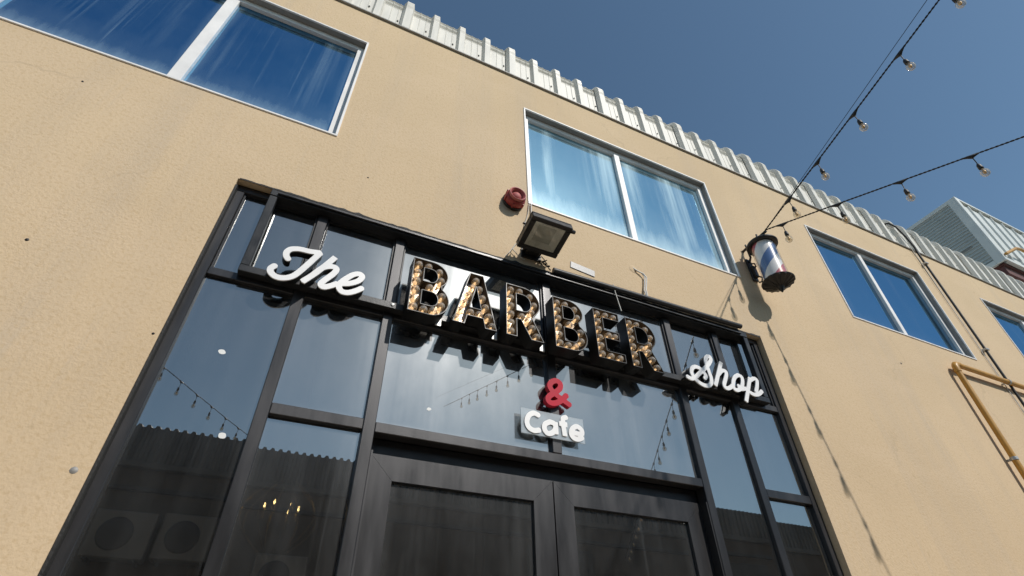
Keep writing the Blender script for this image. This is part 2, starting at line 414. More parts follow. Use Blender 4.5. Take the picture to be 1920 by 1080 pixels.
# ================================================================== SETTING
g = MB().add([(-60, -60, 0), (80, -60, 0), (80, 60, 0), (-60, 60, 0)], [[0, 1, 2, 3]])
single('ground', g, 'ground', kind='structure')

# ---- the shop building
B = thing('shop_building', 'sand coloured rendered building with blue windows and a black framed glass shop front', 'building', (1.37, 0, 0))
OP = (-.578, 3.315, 0.0, 3.782)                 # shop front opening
WZ0, WZ1 = 4.425, 5.735
WINS = [(-2.18, -.166), (1.245, 3.352), (4.80, 6.795), (8.10, 10.16), (11.5, 13.5)]
XL, XR, ZT, TH = -7.0, 22.0, 6.205, .30
def wall_with_holes():
    holes = [OP]+[(a, b, WZ0, WZ1) for a, b in WINS]
    xs = sorted({XL, XR, *[h[0] for h in holes], *[h[1] for h in holes]}); zs = sorted({0, ZT, *[h[2] for h in holes], *[h[3] for h in holes]})
    mb = MB()
    for i in range(len(xs)-1):
        for j in range(len(zs)-1):
            cx, cz = (xs[i]+xs[i+1])/2, (zs[j]+zs[j+1])/2
            if any(h[0] < cx < h[1] and h[2] < cz < h[3] for h in holes): continue
            for y in (0, TH): mb.add([(xs[i], y, zs[j]), (xs[i+1], y, zs[j]), (xs[i+1], y, zs[j+1]), (xs[i], y, zs[j+1])], [[0, 1, 2, 3]])
    for a, b, c, d in holes+[(XL, XR, 0, ZT)]:
        for (p, q) in (((a, c), (b, c)), ((b, c), (b, d)), ((b, d), (a, d)), ((a, d), (a, c))):
            if p[1] == q[1] == 0: continue
            mb.add([(p[0], 0, p[1]), (q[0], 0, q[1]), (q[0], TH, q[1]), (p[0], TH, p[1])], [[0, 1, 2, 3]])
    me = bpy.data.meshes.new('wall'); 
    mb2 = mb.mesh('wall', 'stucco', rootloc(B))
    bm = bmesh.new(); bm.from_mesh(mb2); bmesh.ops.remove_doubles(bm, verts=bm.verts, dist=1e-4); bmesh.ops.recalc_face_normals(bm, faces=bm.faces); bm.to_mesh(mb2); bm.free()
    return mb2
part('wall', wall_with_holes(), None, B)
# side and back walls and roof slab close the volume
part('wall', bx(XL, XL+.3, TH, 14, 0, ZT, 0), 'stucco', B); part('wall', bx(XR-.3, XR, TH, 14, 0, ZT, 0), 'stucco', B)
part('wall', bx(XL, XR, 14, 14.3, 0, ZT, 0), 'stucco', B)

# roof sheets with ribs, bullnosed over the eave
def roof_sheet_mesh():
    W4, PT = 1.066, .2665
    prof = [(-.110, .30), (-.089, 1.22), (-.023, 1.22), (-.008, .10), (-.004, .05)]      # overlaps the last rib of the next sheet
    for k in range(4):
        a = k*PT
        prof += [(a+.000, 0), (a+.055, 0), (a+.058, .10), (a+.064, .10), (a+.067, 0), (a+.118, 0), (a+.121, .10), (a+.127, .10), (a+.130, 0), (a+.166, 0), (a+.184, 1), (a+.238, 1), (a+.256, 0)]
    prof.append((W4+.012, 0))
    path = [(0, 0.0, 0), (0, .25, 0), (0, .375, 0)]+[(0, .388+.0125*q, 0) for q in range(6)]     # (y back, z up, normal angle)
    R = .13
    for k in range(0, 25):
        a = math.radians(82)*k/24; path.append((R*(1-math.cos(a)), .47+R*math.sin(a), a))
    path.append((3.2, path[-1][1]+.43, math.radians(82)))
    mb = MB(); n = len(prof); vs = []
    for i, (yb, z, a) in enumerate(path):
        cr = .006*(1 if i % 2 else -1) if 3 <= i <= 28 else 0
        for x, r in prof:
            h = .044*r+cr*(.35 if r > .5 else .8)
            vs.append((x, yb-math.cos(a)*h, z+math.sin(a)*h))
    fs = [[i*n+j, i*n+j+1, (i+1)*n+j+1, (i+1)*n+j] for i in range(len(path)-1) for j in range(n-1)]
    mb.add(vs, fs)
    for k in range(4):                                # foam closure at the foot of each rib
        a = k*PT+.166
        mb.add([(a, .001, .004), (a+.018, -.043, .004), (a+.072, -.043, .004), (a+.090, .001, .004)], [[0, 1, 2, 3]])
    return mb
RS = roof_sheet_mesh().mesh('roof_sheet', 'sheet')
for k in range(27):
    part('roof_sheet', RS, None, B, loc=(-7.332+1.066*k, .036-.001*(k % 2), 6.229))
mb = MB()
for x in np.arange(-7.332+.105, 21.5, .2665):
    if -1 < x < 13: mb.lathe([(.0, .012), (.008, .010), (.008, 0)], (x+.03, .0345, 6.229+.17+.02*math.sin(x*37)), (0, -1, 0), 6)
o = part('screw', mb, 'trim', B); o['kind'] = 'stuff'
part('drip_trim', MB().box(XL, XR, -.020, .06, 6.207, 6.226, .003), 'trim', B)
part('parapet_wall', MB().box(XL, XR, .10, .30, 6.23, 6.60, 0), 'stucco', B)

# upper windows
GL = [blue_glass('blue reflective glass, deep', 1, (.085, .255, .45), .36, .56, .78, .15, .02, (.50, .68, .78), 5),
      blue_glass('blue reflective glass, dusty', 2.3, (.25, .50, .66), .78, .44, .66, .24, .022, (.58, .76, .83), 4),
      blue_glass('blue reflective glass, clean', 3.1, (.17, .35, .51), .14, .58, .85, .08, .02),
      blue_glass('blue reflective glass, far', 4.4, (.17, .35, .51), .14, .58, .85, .08, .02)]
DIV = [-1.162, 2.275, 5.735, 9.13, 12.5]
for k, (a, b) in enumerate(WINS):
    fr = MB(); rv_ = MB(); t0 = .016
    for (x0, x1, z0, z1) in ((a, b, WZ0, WZ0+t0), (a, b, WZ1-t0, WZ1), (a, a+t0, WZ0+t0, WZ1-t0), (b-t0, b, WZ0+t0, WZ1-t0)):
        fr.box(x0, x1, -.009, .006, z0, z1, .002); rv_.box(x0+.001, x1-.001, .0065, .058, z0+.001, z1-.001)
    f = part('window', fr, 'white_frame', B); part('shaded_reveal', rv_, 'trim', f)  # white reveal made grey: its shade is put into the colour
    s0 = .050; A, C, D_, E_ = a+t0+.001, b-t0-.001, WZ0+t0+.001, WZ1-t0-.001
    sa = mitre(A, C, D_, E_, s0, .050, .100, bot=s0*.7)
    part('sash', sa, 'white_frame', f)
    dw = .038 if k == 0 else .030
    part('divider', MB().box(DIV[k]-dw, DIV[k]+dw,   .046, .098, D_+s0*.7, E_-s0, .003), 'white_frame', f)
    for x0, x1 in ((A+s0, DIV[k]-dw), (DIV[k]+dw, C-s0)):
        part('pane', MB().box(x0+.001, x1-.001, .080, .090, D_+s0*.7+.001, E_-s0-.001), GL[min(k, 3)], f)

# ---- glazed shop front: members face y=.045, glass y=.075
ZB = .12
def member(name, x0, x1, z0, z1, y0=.045, y1=.12, mat='alu'):
    return part(name, MB().box(x0, x1, y0, y1, z0, z1, .003), mat, B)
MX = [(-.577, -.528), (-.122, -.067), (.342, .398), (1.349, 1.406), (2.360, 2.416), (2.820, 2.878), (3.264, 3.314)]
for i, (a, b) in enumerate(MX):
    z0 = 2.535 if i == 3 else 0.02
    member('mullion', a, b, z0, 3.735)
member('header', -.577, 3.314, 3.736, 3.781)
part('jamb_cover', MB().box(-.5775, -.566, .002, .0445, .02, 3.735, .001), 'sealant', B)
def tran(x0, x1, z0, z1, **k): member('transom', x0+.0005, x1-.0005, z0, z1, y0=.047, **k)
for i in range(6): tran(MX[i][1], MX[i+1][0], 3.138, 3.184)
tran(MX[1][1], MX[2][0], 2.488, 2.541); tran(MX[5][1], MX[6][0], 2.488, 2.541)
tran(MX[2][1], MX[4][0], 2.484, 2.534)
for i in (0, 1, 4, 5): tran(MX[i][1], MX[i+1][0], .02, ZB)
SG = [shop_glass('shop glass %s' % c, 11+3*i, dirt=d, refl=r, haze=h) for i, (c, d, r, h) in enumerate(
    (('edge bays', .045, .26, .018), ('side bays', .065, .29, .026), ('centre bays', .17, .30, .035), ('right bays', .045, .30, .018)))]
def glass(x0, x1, z0, z1, mi, y=.072):
    r = Matrix.Rotation(math.radians(random.uniform(-.22, .22)), 3, 'X')@Matrix.Rotation(math.radians(random.uniform(-.22, .22)), 3, 'Z')
    return part('glass_pane', MB().box(x0-.002, x1+.002, y, y+.008, z0-.002, z1+.002, 0, r, ((x0+x1)/2, y, (z0+z1)/2)), SG[mi], B)
BAY = [(MX[i][1], MX[i+1][0]) for i in range(6)]
for i, (a, b) in enumerate(BAY):
    mi = [0, 1, 2, 2, 3, 3][i]
    glass(a, b, 3.184, 3.736, mi)
    if i in (0, 4): glass(a, b, ZB, 3.138, mi)
    elif i in (1, 5): glass(a, b, 2.541, 3.138, mi); glass(a, b, ZB, 2.488, mi)
    else: glass(a, b, 2.534 if i in (2, 3) else 0, 3.138, mi)
# glazing beads round the upper panes
for i, (a, b) in enumerate(BAY):
    for x_ in (a+.0015, b-.012): part('glazing_bead', MB().box(x_, x_+.0105, .058, .071, 3.185, 3.734, .002), 'alu_dark', B)
# small flat white spots on the glass
for x, z, r in ((-.335, 2.748, .016), (-.215, 2.368, .017), (.655, 2.66, .012)):
    mb = MB(); n = 14; vs = [(x+r*(1+.16*math.sin(2*6.283*j/n+x*9))*math.cos(6.283*j/n), .0705, z+.75*r*math.sin(6.283*j/n)) for j in range(n)]
    mb.add(vs+[(v[0], .0718, v[2]) for v in vs], [list(range(n))]+[[j, (j+1) % n, n+(j+1) % n, n+j] for j in range(n)])
    part('pale_spot', mb, 'spot_white', B)
# rough bead of black sealant where the render meets the frame
mb = MB(); vs = []; n = 130
for i in range(n+1):
    x = -.57+3.88*i/n
    h = .002+.006*random.random()+(random.random()**7)*.010
    vs += [(x, -.003, 3.779), (x, -.0035, 3.783+h)]
mb.add(vs, [[2*i, 2*i+2, 2*i+3, 2*i+1] for i in range(n)])
vs2 = [(v[0], .002, v[2]) for v in vs]; mb.add(vs2, [[2*i, 2*i+2, 2*i+3, 2*i+1] for i in range(n)])
part('sealant_bead', mb, 'sealant', B)

# ---- double door
part('door_head', MB().box(.399, 2.359, .125, .19, 2.400, 2.483, .002), 'alu_dark', B)
part('door_jamb', MB().box(.399, .407, .05, .17, .02, 2.399), 'alu', B); part('door_jamb', MB().box(2.351, 2.359, .05, .17, .02, 2.399), 'alu', B)
for (x0, x1, hx) in ((.409, 1.366, 1), (1.373, 2.349, -1)):
    st = .113; d = mitre(x0, x1, .03, 2.404, st, .105, .155, .15)
    dr = part('door', d, 'alu', B)
    part('glass_pane', MB().box(x0+st+.001, x1-st-.001,   .125, .133,    .181, 2.290), SG[1], dr)
    hxp = x1-.055 if hx > 0 else x0+.055
    part('handle', MB().tube([(hxp, .082, .85), (hxp, .03, .85), (hxp, .03, 1.25), (hxp, .082, 1.25)], .012), 'zinc', dr)
part('threshold', MB().box(-.577, 3.314, .03, .2, .003, .019), 'alu', B)
# pale blind cords hanging behind the right hand glass
for i in range(4):
    part('blind_cord', MB().tube([(2.965+.035*i+.004*(i % 2), .16, 3.72), (2.965+.035*i, .17, 2.1)], .004, 5), 'cord', B)

# ---- interior
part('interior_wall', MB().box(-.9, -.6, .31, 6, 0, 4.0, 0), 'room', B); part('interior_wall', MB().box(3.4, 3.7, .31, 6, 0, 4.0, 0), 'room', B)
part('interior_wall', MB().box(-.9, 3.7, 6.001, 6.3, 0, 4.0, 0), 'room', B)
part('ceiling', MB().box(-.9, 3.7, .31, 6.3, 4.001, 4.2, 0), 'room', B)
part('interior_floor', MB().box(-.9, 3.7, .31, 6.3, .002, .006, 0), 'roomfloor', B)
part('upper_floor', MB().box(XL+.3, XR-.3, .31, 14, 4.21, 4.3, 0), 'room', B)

# chandelier behind the second bay
ch = thing('chandelier', 'brass wire cage chandelier with small lit bulbs hanging inside behind the left glass', 'chandelier', (.13, 1.35, 2.25))
part('rod', MB().tube([(.13, 1.35, 2.62), (.13, 1.35, 3.999)], .008), 'gold', ch)
for k in range(8):
    a = 2*math.pi*k/8+.2; pts = []
    for i in range(13):
        t = i/12; r = .02+.21*math.sin(math.pi*min(1, t*.9+.02)); pts.append((.13+r*math.cos(a), 1.35+r*math.sin(a), 2.18+.44*t))
    part('arm', MB().tube(pts, .006, 6), 'gold', ch)
for k in range(6):
    a = 2*math.pi*k/6; x, y = .13+.10*math.cos(a), 1.35+.10*math.sin(a)
    part('candle', MB().tube([(x, y, 2.40), (x, y, 2.46)], .010, 8), 'gold', ch)
    part('bulb', MB().lathe([(.0, 0), (.006, .004), (.007, .012), (.003, .026), (0, .032)], (x, y, 2.462), n=8), 'glow', ch)

# ================================================================== SIGN
F = thing('sign_frame', 'black steel frame carrying the sign letters across the top of the shop front', 'frame', (1.37, 0, 3.16))
part('top_bar', MB().box(-.398, 3.150, -.006, .044, 3.730, 3.775, .003), 'steel_black', F)
part('bottom_bar', MB().box(-.398, 3.150, -.004, .044, 3.165, 3.208, .003), 'steel_black', F)
for x in (-.398, 3.108): part('side_bar', MB().box(x, x+.042, -.002, .043, 3.2085, 3.7295, .003), 'steel_black', F)
part('top_tube', MB().tube([(1.40, -.028, 3.790), (3.085, -.028, 3.806)], .020, 12), 'alu_dark', F)
part('top_ledge', MB().box(-.36, 3.08, -.020, -.0065, 3.742, 3.752, .002), 'alu', F)
for x in (.375, 2.46): part('bolt', MB().lathe([(0, .007), (.008, .006), (.010, 0)], (x, -.004, 3.188), (0, -1, 0), 6, False), 'zinc', F)
for x in (.62, .96, 1.27): part('clip', MB().box(x, x+.035, -.012, -.0045, 3.120, 3.175, .002), 'zinc', F)  # pale tabs added for the sunlit bits showing under the letters

# ---- the six bulb letters
def arc(cx, cy, rx, ry, a0, a1, n=12): return [(cx+rx*math.cos(math.radians(a0+(a1-a0)*i/n)), cy+ry*math.sin(math.radians(a0+(a1-a0)*i/n))) for i in range(n+1)]
H = .374; S = .068
def letB():
    W_ = .225
    o = [(0, 0)]+arc(W_-.105, .105, .105, .105, -90, 55, 14)+arc(W_-.115, H-.092, .100, .092, -48, 90, 14)+[(0, H)]
    h1 = [(S, .060)]+arc(W_-.102, .107, .037, .047, -90, 90, 8)+[(S, .154)]
    h2 = [(S, .222)]+arc(W_-.112, H-.105, .034, .047, -90, 90, 8)+[(S, H-.058)]
    b = [(.034, .037+.060*i) for i in range(6)]+[(.092, .337), (.158, .318), (.172, .258), (.112, .190), (.186, .150), (.186, .085), (.142, .040), (.090, .034)]
    return [o, h1, h2], b
def letA():
    W_ = .262; a, b = .096, W_-.096
    o = [(0, 0), (.070, 0), (.084, .062), (W_-.084, .062), (W_-.070, 0), (W_, 0), (W_/2+.042, H), (W_/2-.042, H)]
    h = [(.098, .122), (W_-.098, .122), (W_/2, .278)]
    bl = [(.131, .330)]+[(.100-.0215*i+.01, .272-.060*i) for i in range(5)]+[(W_-.110+.0215*i, .272-.060*i) for i in range(5)]+[(.105, .092), (.157, .092)]
    return [o, h], bl
def letR():
    W_ = .232
    o = [(0, 0), (S, 0), (S, .125), (.094, .125), (.158, 0), (W_+.008, 0), (.172, .150)]+arc(W_-.120, H-.112, .112, .112, -48, 90, 14)+[(0, H)]
    h = [(S, .188)]+arc(W_-.118, H-.122, .048, .062, -90, 90, 8)+[(S, H-.060)]
    bl = [(.034, .034+.061*i) for i in range(6)]+[(.094, .340), (.160, .318), (.188, .262), (.168, .202), (.104, .156), (.150, .140), (.172, .090), (.198, .036)]
    return [o, h], bl
def letE():
    W_ = .200
    o = [(0, 0), (W_, 0), (W_, .062), (S, .062), (S, .155), (W_-.022, .155), (W_-.022, .217), (S, .217), (S, H-.062), (W_-.006, H-.062), (W_-.006, H), (0, H)]
    bl = [(.034, .034+.061*i) for i in range(6)]+[(.098, .341), (.160, .341), (.104, .187), (.150, .187), (.098, .032), (.165, .032)]
    return [o], bl
bulb_me = MB().lathe([(.0, .0375), (.010, .0355), (.019, .030), (.0245, .020), (.0262, .009), (.0245, -.003), (.019, -.012), (.0125, -.020), (.0105, -.028)], (0, 0, 0), (0, -1, 0), 16).mesh('bulb', 'bulb')
cap_me = MB().lathe([(.0, -.022), (.0115, -.022), (.012, -.030), (.013, -.031)], (0, 0, 0), (0, -1, 0), 12).lathe([(.0, .006), (.0045, .004), (.0075, -.006), (.0085, -.016), (.006, -.0225)], (0, 0, 0), (0, -1, 0), 8).mesh('filament', 'filament')
YF, YBk = -.104, -.006
LET = [(letB, .437, 3.110, 'first B of the marquee, bulb studded letter nearest the white The'), (letA, .690, 3.112, 'bulb studded marquee letter A under the bright sun glare'),
       (letR, 1.012, 3.114, 'bulb studded marquee letter R left of the middle, under the floodlight'), (letB, 1.331, 3.116, 'second B of the marquee, bulb studded letter above the red ampersand'),
       (letE, 1.626, 3.117, 'bulb studded marquee letter E with three arms'), (letR, 1.875, 3.114, 'last R of the marquee, bulb studded letter nearest the white Shop')]
for fn, x0, z0, lab in LET:
    loops, bl = fn()
    loops = [[(x+x0, z+z0) for x, z in l] for l in loops]; bl = [(x+x0, z+z0) for x, z in bl]
    off = Vector((x0, 0, z0))
    t = thing('marquee_letter', lab, 'sign letter', off, 'bulb lit letters spelling barber')
    Fd, xs, ys = poly_field(loops, .0035)
    i1 = [simplify(l, .0004) for l in contour(Fd, xs, ys, -.0035)]; i2 = [simplify(l, .0004) for l in contour(Fd, xs, ys, -.0055)]
    part('side_wall', plate(loops+i1, YF, YBk, 'black', off), None, t)
    YP_ = YBk-.034
    part('lining', plate(i1+i2, YF+.004, YP_-.003, 'lining', off), None, t)
    part('back_panel', plate(i1, YP_-.003, YP_, 'copper', off), None, t)
    for x, z in bl:
        b = part('bulb', bulb_me, None, t, loc=(x, YBk-.034-.034, z)); b.scale = (.91, 1, .91)
        c = bpy.data.objects.new('filament', cap_me); col.objects.link(c); c.parent = b  # amber core, its emission stands in for refracted sun

# ---- script words
THE = {'T': [[(-0.192, 3.2695), (-0.2056, 3.2865), (-0.2097, 3.3125), (-0.1948, 3.3392), (-0.157, 3.3552), (-0.1068, 3.3579), (-0.0525, 3.368)], [(-0.0525, 3.368), (-0.0729, 3.3203), (-0.1006, 3.2571), (-0.1279, 3.1987), (-0.152, 3.1651), (-0.1866, 3.1447), (-0.2215, 3.1434), (-0.2478, 3.1614), (-0.2538, 3.1841), (-0.2395, 3.2089)]],
  'he': [[(0.0258, 3.365), (-0.0205, 3.2747), (-0.0569, 3.2109), (-0.0956, 3.1527)], [(-0.054, 3.2165), (-0.0235, 3.269), (0.0099, 3.2929), (0.0372, 3.297), (0.0476, 3.2818), (0.0362, 3.2485), (0.0139, 3.212), (-0.0059, 3.1769), (-0.0064, 3.16), (0.0095, 3.1532), (0.0357, 3.1676), (0.0699, 3.1972)], [(0.0799, 3.2007), (0.1246, 3.2148), (0.1671, 3.2467), (0.1835, 3.28), (0.1696, 3.2959), (0.1405, 3.2843), (0.1097, 3.2483), (0.0834, 3.2047), (0.0814, 3.1758), (0.0997, 3.1539), (0.1312, 3.156), (0.1659, 3.1787), (0.1966, 3.2088)]]}
SHOP = {'S': [[(2.3484, 3.1746), (2.3831, 3.1658), (2.4192, 3.1825), (2.4791, 3.2333), (2.5407, 3.2857), (2.5888, 3.3329), (2.6166, 3.3729), (2.6088, 3.3941), (2.5816, 3.3824), (2.5627, 3.3505), (2.5611, 3.3083), (2.5638, 3.2561), (2.5671, 3.2107), (2.554, 3.1707), (2.5203, 3.142), (2.4751, 3.1392), (2.4362, 3.1555), (2.4076, 3.1854), (2.3995, 3.2175), (2.4162, 3.253), (2.4494, 3.2725), (2.4862, 3.2668), (2.5112, 3.2437), (2.5222, 3.2175), (2.5064, 3.1939)]],
  'hop': [[(2.7093, 3.3715), (2.5865, 3.1583)], [(2.6466, 3.2579), (2.6903, 3.2976), (2.7238, 3.3008), (2.7255, 3.2792), (2.6982, 3.229), (2.6723, 3.1858), (2.6772, 3.1624), (2.7083, 3.1646), (2.7527, 3.1949)],
  [(2.8403, 3.2981), (2.7986, 3.2695), (2.7626, 3.2145), (2.7584, 3.1744), (2.7849, 3.1665), (2.8264, 3.1904), (2.8576, 3.2357), (2.8702, 3.2859), (2.8403, 3.2981)], [(2.8092, 3.2074), (2.8156, 3.1886), (2.8346, 3.1853), (2.8776, 3.1992)],
  [(2.9534, 3.3019), (2.8347, 3.0907)], [(2.9479, 3.2796), (2.9896, 3.3042), (3.0165, 3.2952), (2.9961, 3.2428), (2.9646, 3.189)], [(2.905, 3.1734), (2.9395, 3.1652), (2.987, 3.1793), (3.0334, 3.2143)]]}
AMP = {'amp': [[(1.4643, 2.8155), (1.4109, 2.8443), (1.3569, 2.879), (1.3366, 2.9126), (1.3521, 2.9432), (1.3835, 2.9576), (1.4077, 2.9437), (1.4023, 2.9101), (1.3671, 2.8771), (1.3292, 2.8471), (1.32, 2.8215), (1.3391, 2.8069), (1.3779, 2.8162), (1.4163, 2.8464), (1.4451, 2.8775)]]}
CAFE = {'C': [[(1.2624, 2.7214), (1.2312, 2.7294), (1.2015, 2.7097), (1.1873, 2.6726), (1.1989, 2.6409), (1.2291, 2.6284), (1.2629, 2.6366)]],
  'a': [[(1.3296, 2.6967), (1.2989, 2.6772), (1.2924, 2.6486), (1.3104, 2.627), (1.34, 2.6344), (1.3617, 2.6633), (1.3563, 2.69), (1.3296, 2.6967)], [(1.3645, 2.7009), (1.3642, 2.6319)]],
  'f': [[(1.4183, 2.6299), (1.4128, 2.7098), (1.4174, 2.7343), (1.4359, 2.7426)], [(1.3882, 2.6982), (1.4384, 2.6981)]],
  'e': [[(1.4611, 2.6603), (1.5244, 2.6588), (1.5275, 2.686), (1.4981, 2.6995), (1.4679, 2.6777), (1.4597, 2.6462), (1.4778, 2.6265), (1.5056, 2.6266), (1.5299, 2.6399)]]}
def word(root, strokes, hw, yf, ym, yb, face, back):
    off = rootloc(root)
    for k, st in strokes.items():
        Fd, xs, ys = stroke_field(st, hw, .0025)
        lp = [simplify(l, .0003) for l in contour(Fd, xs, ys, 0)]
        l2 = [simplify(l, .0003) for l in contour(Fd, xs, ys, -.0012)]
        b = part('letter', plate(l2, ym, yb, back, off), None, root)
        part('letter_face', plate(lp, yf, ym-.0002, face, off), None, b)
t = thing('script_word', 'white script word The with black sides at the left end of the sign', 'sign word', (-.03, 0, 3.15)); word(t, THE, .0155, -.056, -.048, -.0045, 'white_face', 'black')
t = thing('script_word', 'white script word Shop with black sides at the right end of the sign', 'sign word', (2.7, 0, 3.15)); word(t, SHOP, .0145, -.056, -.048, -.0045, 'white_face', 'black')
t = thing('ampersand_sign', 'red ampersand fixed to the centre mullion below the bulb letters', 'sign', (1.38, .02, 2.88)); word(t, AMP, .0165, .012, .024, .0445, 'red_face', 'red_face')
t = thing('cafe_sign', 'white word Cafe on a clear plastic plate below the red ampersand', 'sign', (1.36, .03, 2.68))
part('backing_plate', MB().box(1.155, 1.549, .030, .036, 2.607, 2.753, .001), 'acrylic', t)
word(t, CAFE, .0145, .0240, .0270, .0298, 'white_face', 'white_face')
for x in (1.20, 1.5): part('spacer', MB().tube([(x, .0365, 2.66), (x, .071, 2.66)], .006), 'zinc', t)

# ================================================================== WALL FITTINGS
# floodlight, nearly face down on its bracket
FL = thing('floodlight', 'black floodlight with a square glass face pointing down above the sign', 'floodlight', (1.245, 0, 3.9))
tilt = Matrix.Rotation(math.radians(-13), 3, 'X'); og = (1.245, -.205, 3.885)
def fl(x0, x1, y0, y1, z0, z1, b=.004): return MB().box(x0, x1, y0, y1, z0, z1, b, tilt, og)
fm = MB()
for a in ((1.098, 1.392, -.335, -.302, 3.868, 3.912), (1.098, 1.392, -.115, -.080, 3.868, 3.912), (1.098, 1.137, -.302, -.115, 3.868, 3.912), (1.353, 1.392, -.302, -.115, 3.868, 3.912), (1.098, 1.392, -.335, -.080, 3.9125, 3.928)):
    fm.box(*a, .004, tilt, og)
for k in range(9): fm.box(1.13+.03*k, 1.134+.03*k, -.31, -.10, 3.928, 3.955, 0, tilt, og)
part('housing', fm, 'iron', FL)
rv = [Vector((x, y, z)) for (x, y, z) in ((1.138, -.301, 3.8745), (1.352, -.301, 3.8745), (1.352, -.116, 3.8745), (1.138, -.116, 3.8745), (1.180, -.270, 3.905), (1.310, -.270, 3.905), (1.310, -.147, 3.905), (1.180, -.147, 3.905))]
rv = [Vector(og)+tilt@(v-Vector(og)) for v in rv]
part('reflector', MB().add(rv, [[0, 1, 5, 4], [1, 2, 6, 5], [2, 3, 7, 6], [3, 0, 4, 7]]), 'reflector', FL)
part('led_panel', MB().add([v+Vector((0, 0, -.0005)) for v in rv[4:]], [[0, 1, 2, 3]]), 'lampglass', FL)
mt, tn, on = mat_new('floodlight cover glass')
a_ = N(tn, 'ShaderNodeBsdfTransparent'); val(a_, 0, (.97, .97, .95, 1)); b_ = N(tn, 'ShaderNodeBsdfGlossy'); val(b_, 'Roughness', .08); c_ = N(tn, 'ShaderNodeMixShader'); val(c_, 0, .1)
L(tn, a_.outputs[0], c_.inputs[1]); L(tn, b_.outputs[0], c_.inputs[2]); L(tn, c_.outputs[0], on.inputs[0])
part('cover_glass', fl(1.1375, 1.3525, -.3015, -.1155, 3.869, 3.873, 0), mt, FL)
part('gap_blocker', MB().box(1.196, 1.294, -.088, -.013, 3.880, 3.928, .004), 'iron', FL)  # added block, stops sun passing the gap between the bracket arms
part('bracket', MB().box(1.175, 1.195, -.09, -.001, 3.90, 3.915, .002).box(1.295, 1.315, -.09, -.001, 3.90, 3.915, .002).box(1.17, 1.32, -.012, -.001, 3.85, 3.93, .002).tube([(1.088, -.21, 3.945), (1.402, -.21, 3.945)], .008, 8), 'iron', FL)
part('knob', MB().lathe([(0, .030), (.013, .028), (.015, .0)], (1.392, -.305, 3.905), (1, 0, 0), 10), 'iron', FL)
pts = [(1.30, -.02, 3.87)]
for i in range(26): pts.append((1.31+.03*math.sin(i*1.1)+.002*i, -.025-.012*math.cos(i*1.7), 3.86-.0022*i+.015*math.cos(i*.9)))
part('cable', MB().tube(pts, .0035, 5), 'cable', FL)
part('supply_cable', MB().tube([(1.25, -.012, 4.42), (1.235, -.008, 4.3), (1.20, -.008, 4.15), (1.175, -.01, 4.02), (1.12, -.012, 3.93), (1.075, -.012, 3.84), (1.05, -.014, 3.80)], .0032, 5), 'cord', FL)
part('supply_cable', MB().tube([(1.265, -.012, 4.42), (1.262, -.01, 4.30), (1.255, -.008, 4.19)], .005, 6), 'cable_grey', FL)
part('supply_cable', MB().tube([(1.12, -.012, 3.93), (1.10, -.02, 3.88), (1.14, -.015, 3.84), (1.19, -.015, 3.82)], .0032, 5), 'cord', FL)

# fire alarm sounder
SR = thing('alarm_sounder', 'round red alarm sounder on the wall beside the middle window', 'alarm', (1.115, 0, 4.372))
c0 = (1.115, 0, 4.372)
part('base', MB().lathe([(0, 0), (.082, .001), (.084, .016), (.074, .022), (.0, .0225)], c0, (0, -1, 0), 28), 'iron', SR)
part('body', MB().lathe([(.060, .022), (.078, .026), (.081, .045), (.076, .066), (.066, .078)], c0, (0, -1, 0), 28), 'siren', SR)
part('horn', MB().lathe([(.062, .076), (.066, .100), (.062, .104), (.056, .100), (.050, .070), (.0, .066)], c0, (0, -1, 0), 28), 'siren_rim', SR)
part('dome', MB().lathe([(.036, .067), (.034, .080), (.024, .090), (0, .095)], c0, (0, -1, 0), 20), 'siren_rim', SR)
for k in range(6):
    a = 2*math.pi*k/6+.3
    part('rib', MB().box(1.115+.079*math.cos(a)-.008, 1.115+.079*math.cos(a)+.008, -.062, -.024, 4.372+.079*math.sin(a)-.008, 4.372+.079*math.sin(a)+.008, .003), 'siren', SR)

# small plate, loose cables and anchors
rot = Matrix.Rotation(math.radians(7), 3, 'Y')
single('metal_plate', MB().box(1.562, 1.762, -.006, -.001, 3.885, 3.945, .0015, rot, (1.66, 0, 3.915)), 'plate', 'small weathered metal plate screwed to the wall right of the floodlight', 'plate')
wc = thing('loose_cable', 'two loose whitish cables coming out of the wall above the frame', 'cable', (2.18, 0, 4.05))
part('cable', MB().tube([(2.125, .01, 4.125), (2.15, -.012, 4.075), (2.19, -.016, 4.06), (2.215, -.018, 4.03), (2.20, -.018, 3.95), (2.18, -.02, 3.88), (2.185, -.022, 3.82)], .0055, 6), 'cable_grey', wc)
part('cable', MB().tube([(2.13, .01, 4.115), (2.16, -.012, 4.07), (2.205, -.022, 4.05), (2.228, -.022, 4.02), (2.214, -.02, 3.95), (2.195, -.024, 3.89), (2.19, -.028, 3.82)], .0055, 6), 'cable_grey', wc)
part('wall_patch', MB().lathe([(0, .003), (.03, .0025), (.038, 0)], (2.135, -.001, 4.09), (0, -1, 0), 11), 'stucco', wc)
single('hanging_cord', MB().tube([(1.89, -.03, 3.83), (1.895, -.032, 3.75), (1.91, -.03, 3.66), (1.92, -.03, 3.60)], .004, 5), 'cord', 'thin pale cord hanging from the top bar over the second half of the sign', 'cord')
for i, (x, z, r) in enumerate(((-.625, 2.14, .013), (-1.195, 3.05, .008), (-1.47, 4.147, .006), (.088, 4.133, .006), (-.60, 2.73, .006), (5.2, 4.0, .01))):
    part('wall_anchor', MB().lathe([(0, .004), (r*.5, .004), (r, .0)], (x, -.0005, z), (0, -1, 0), 9), 'iron' if i else 'trim', B)

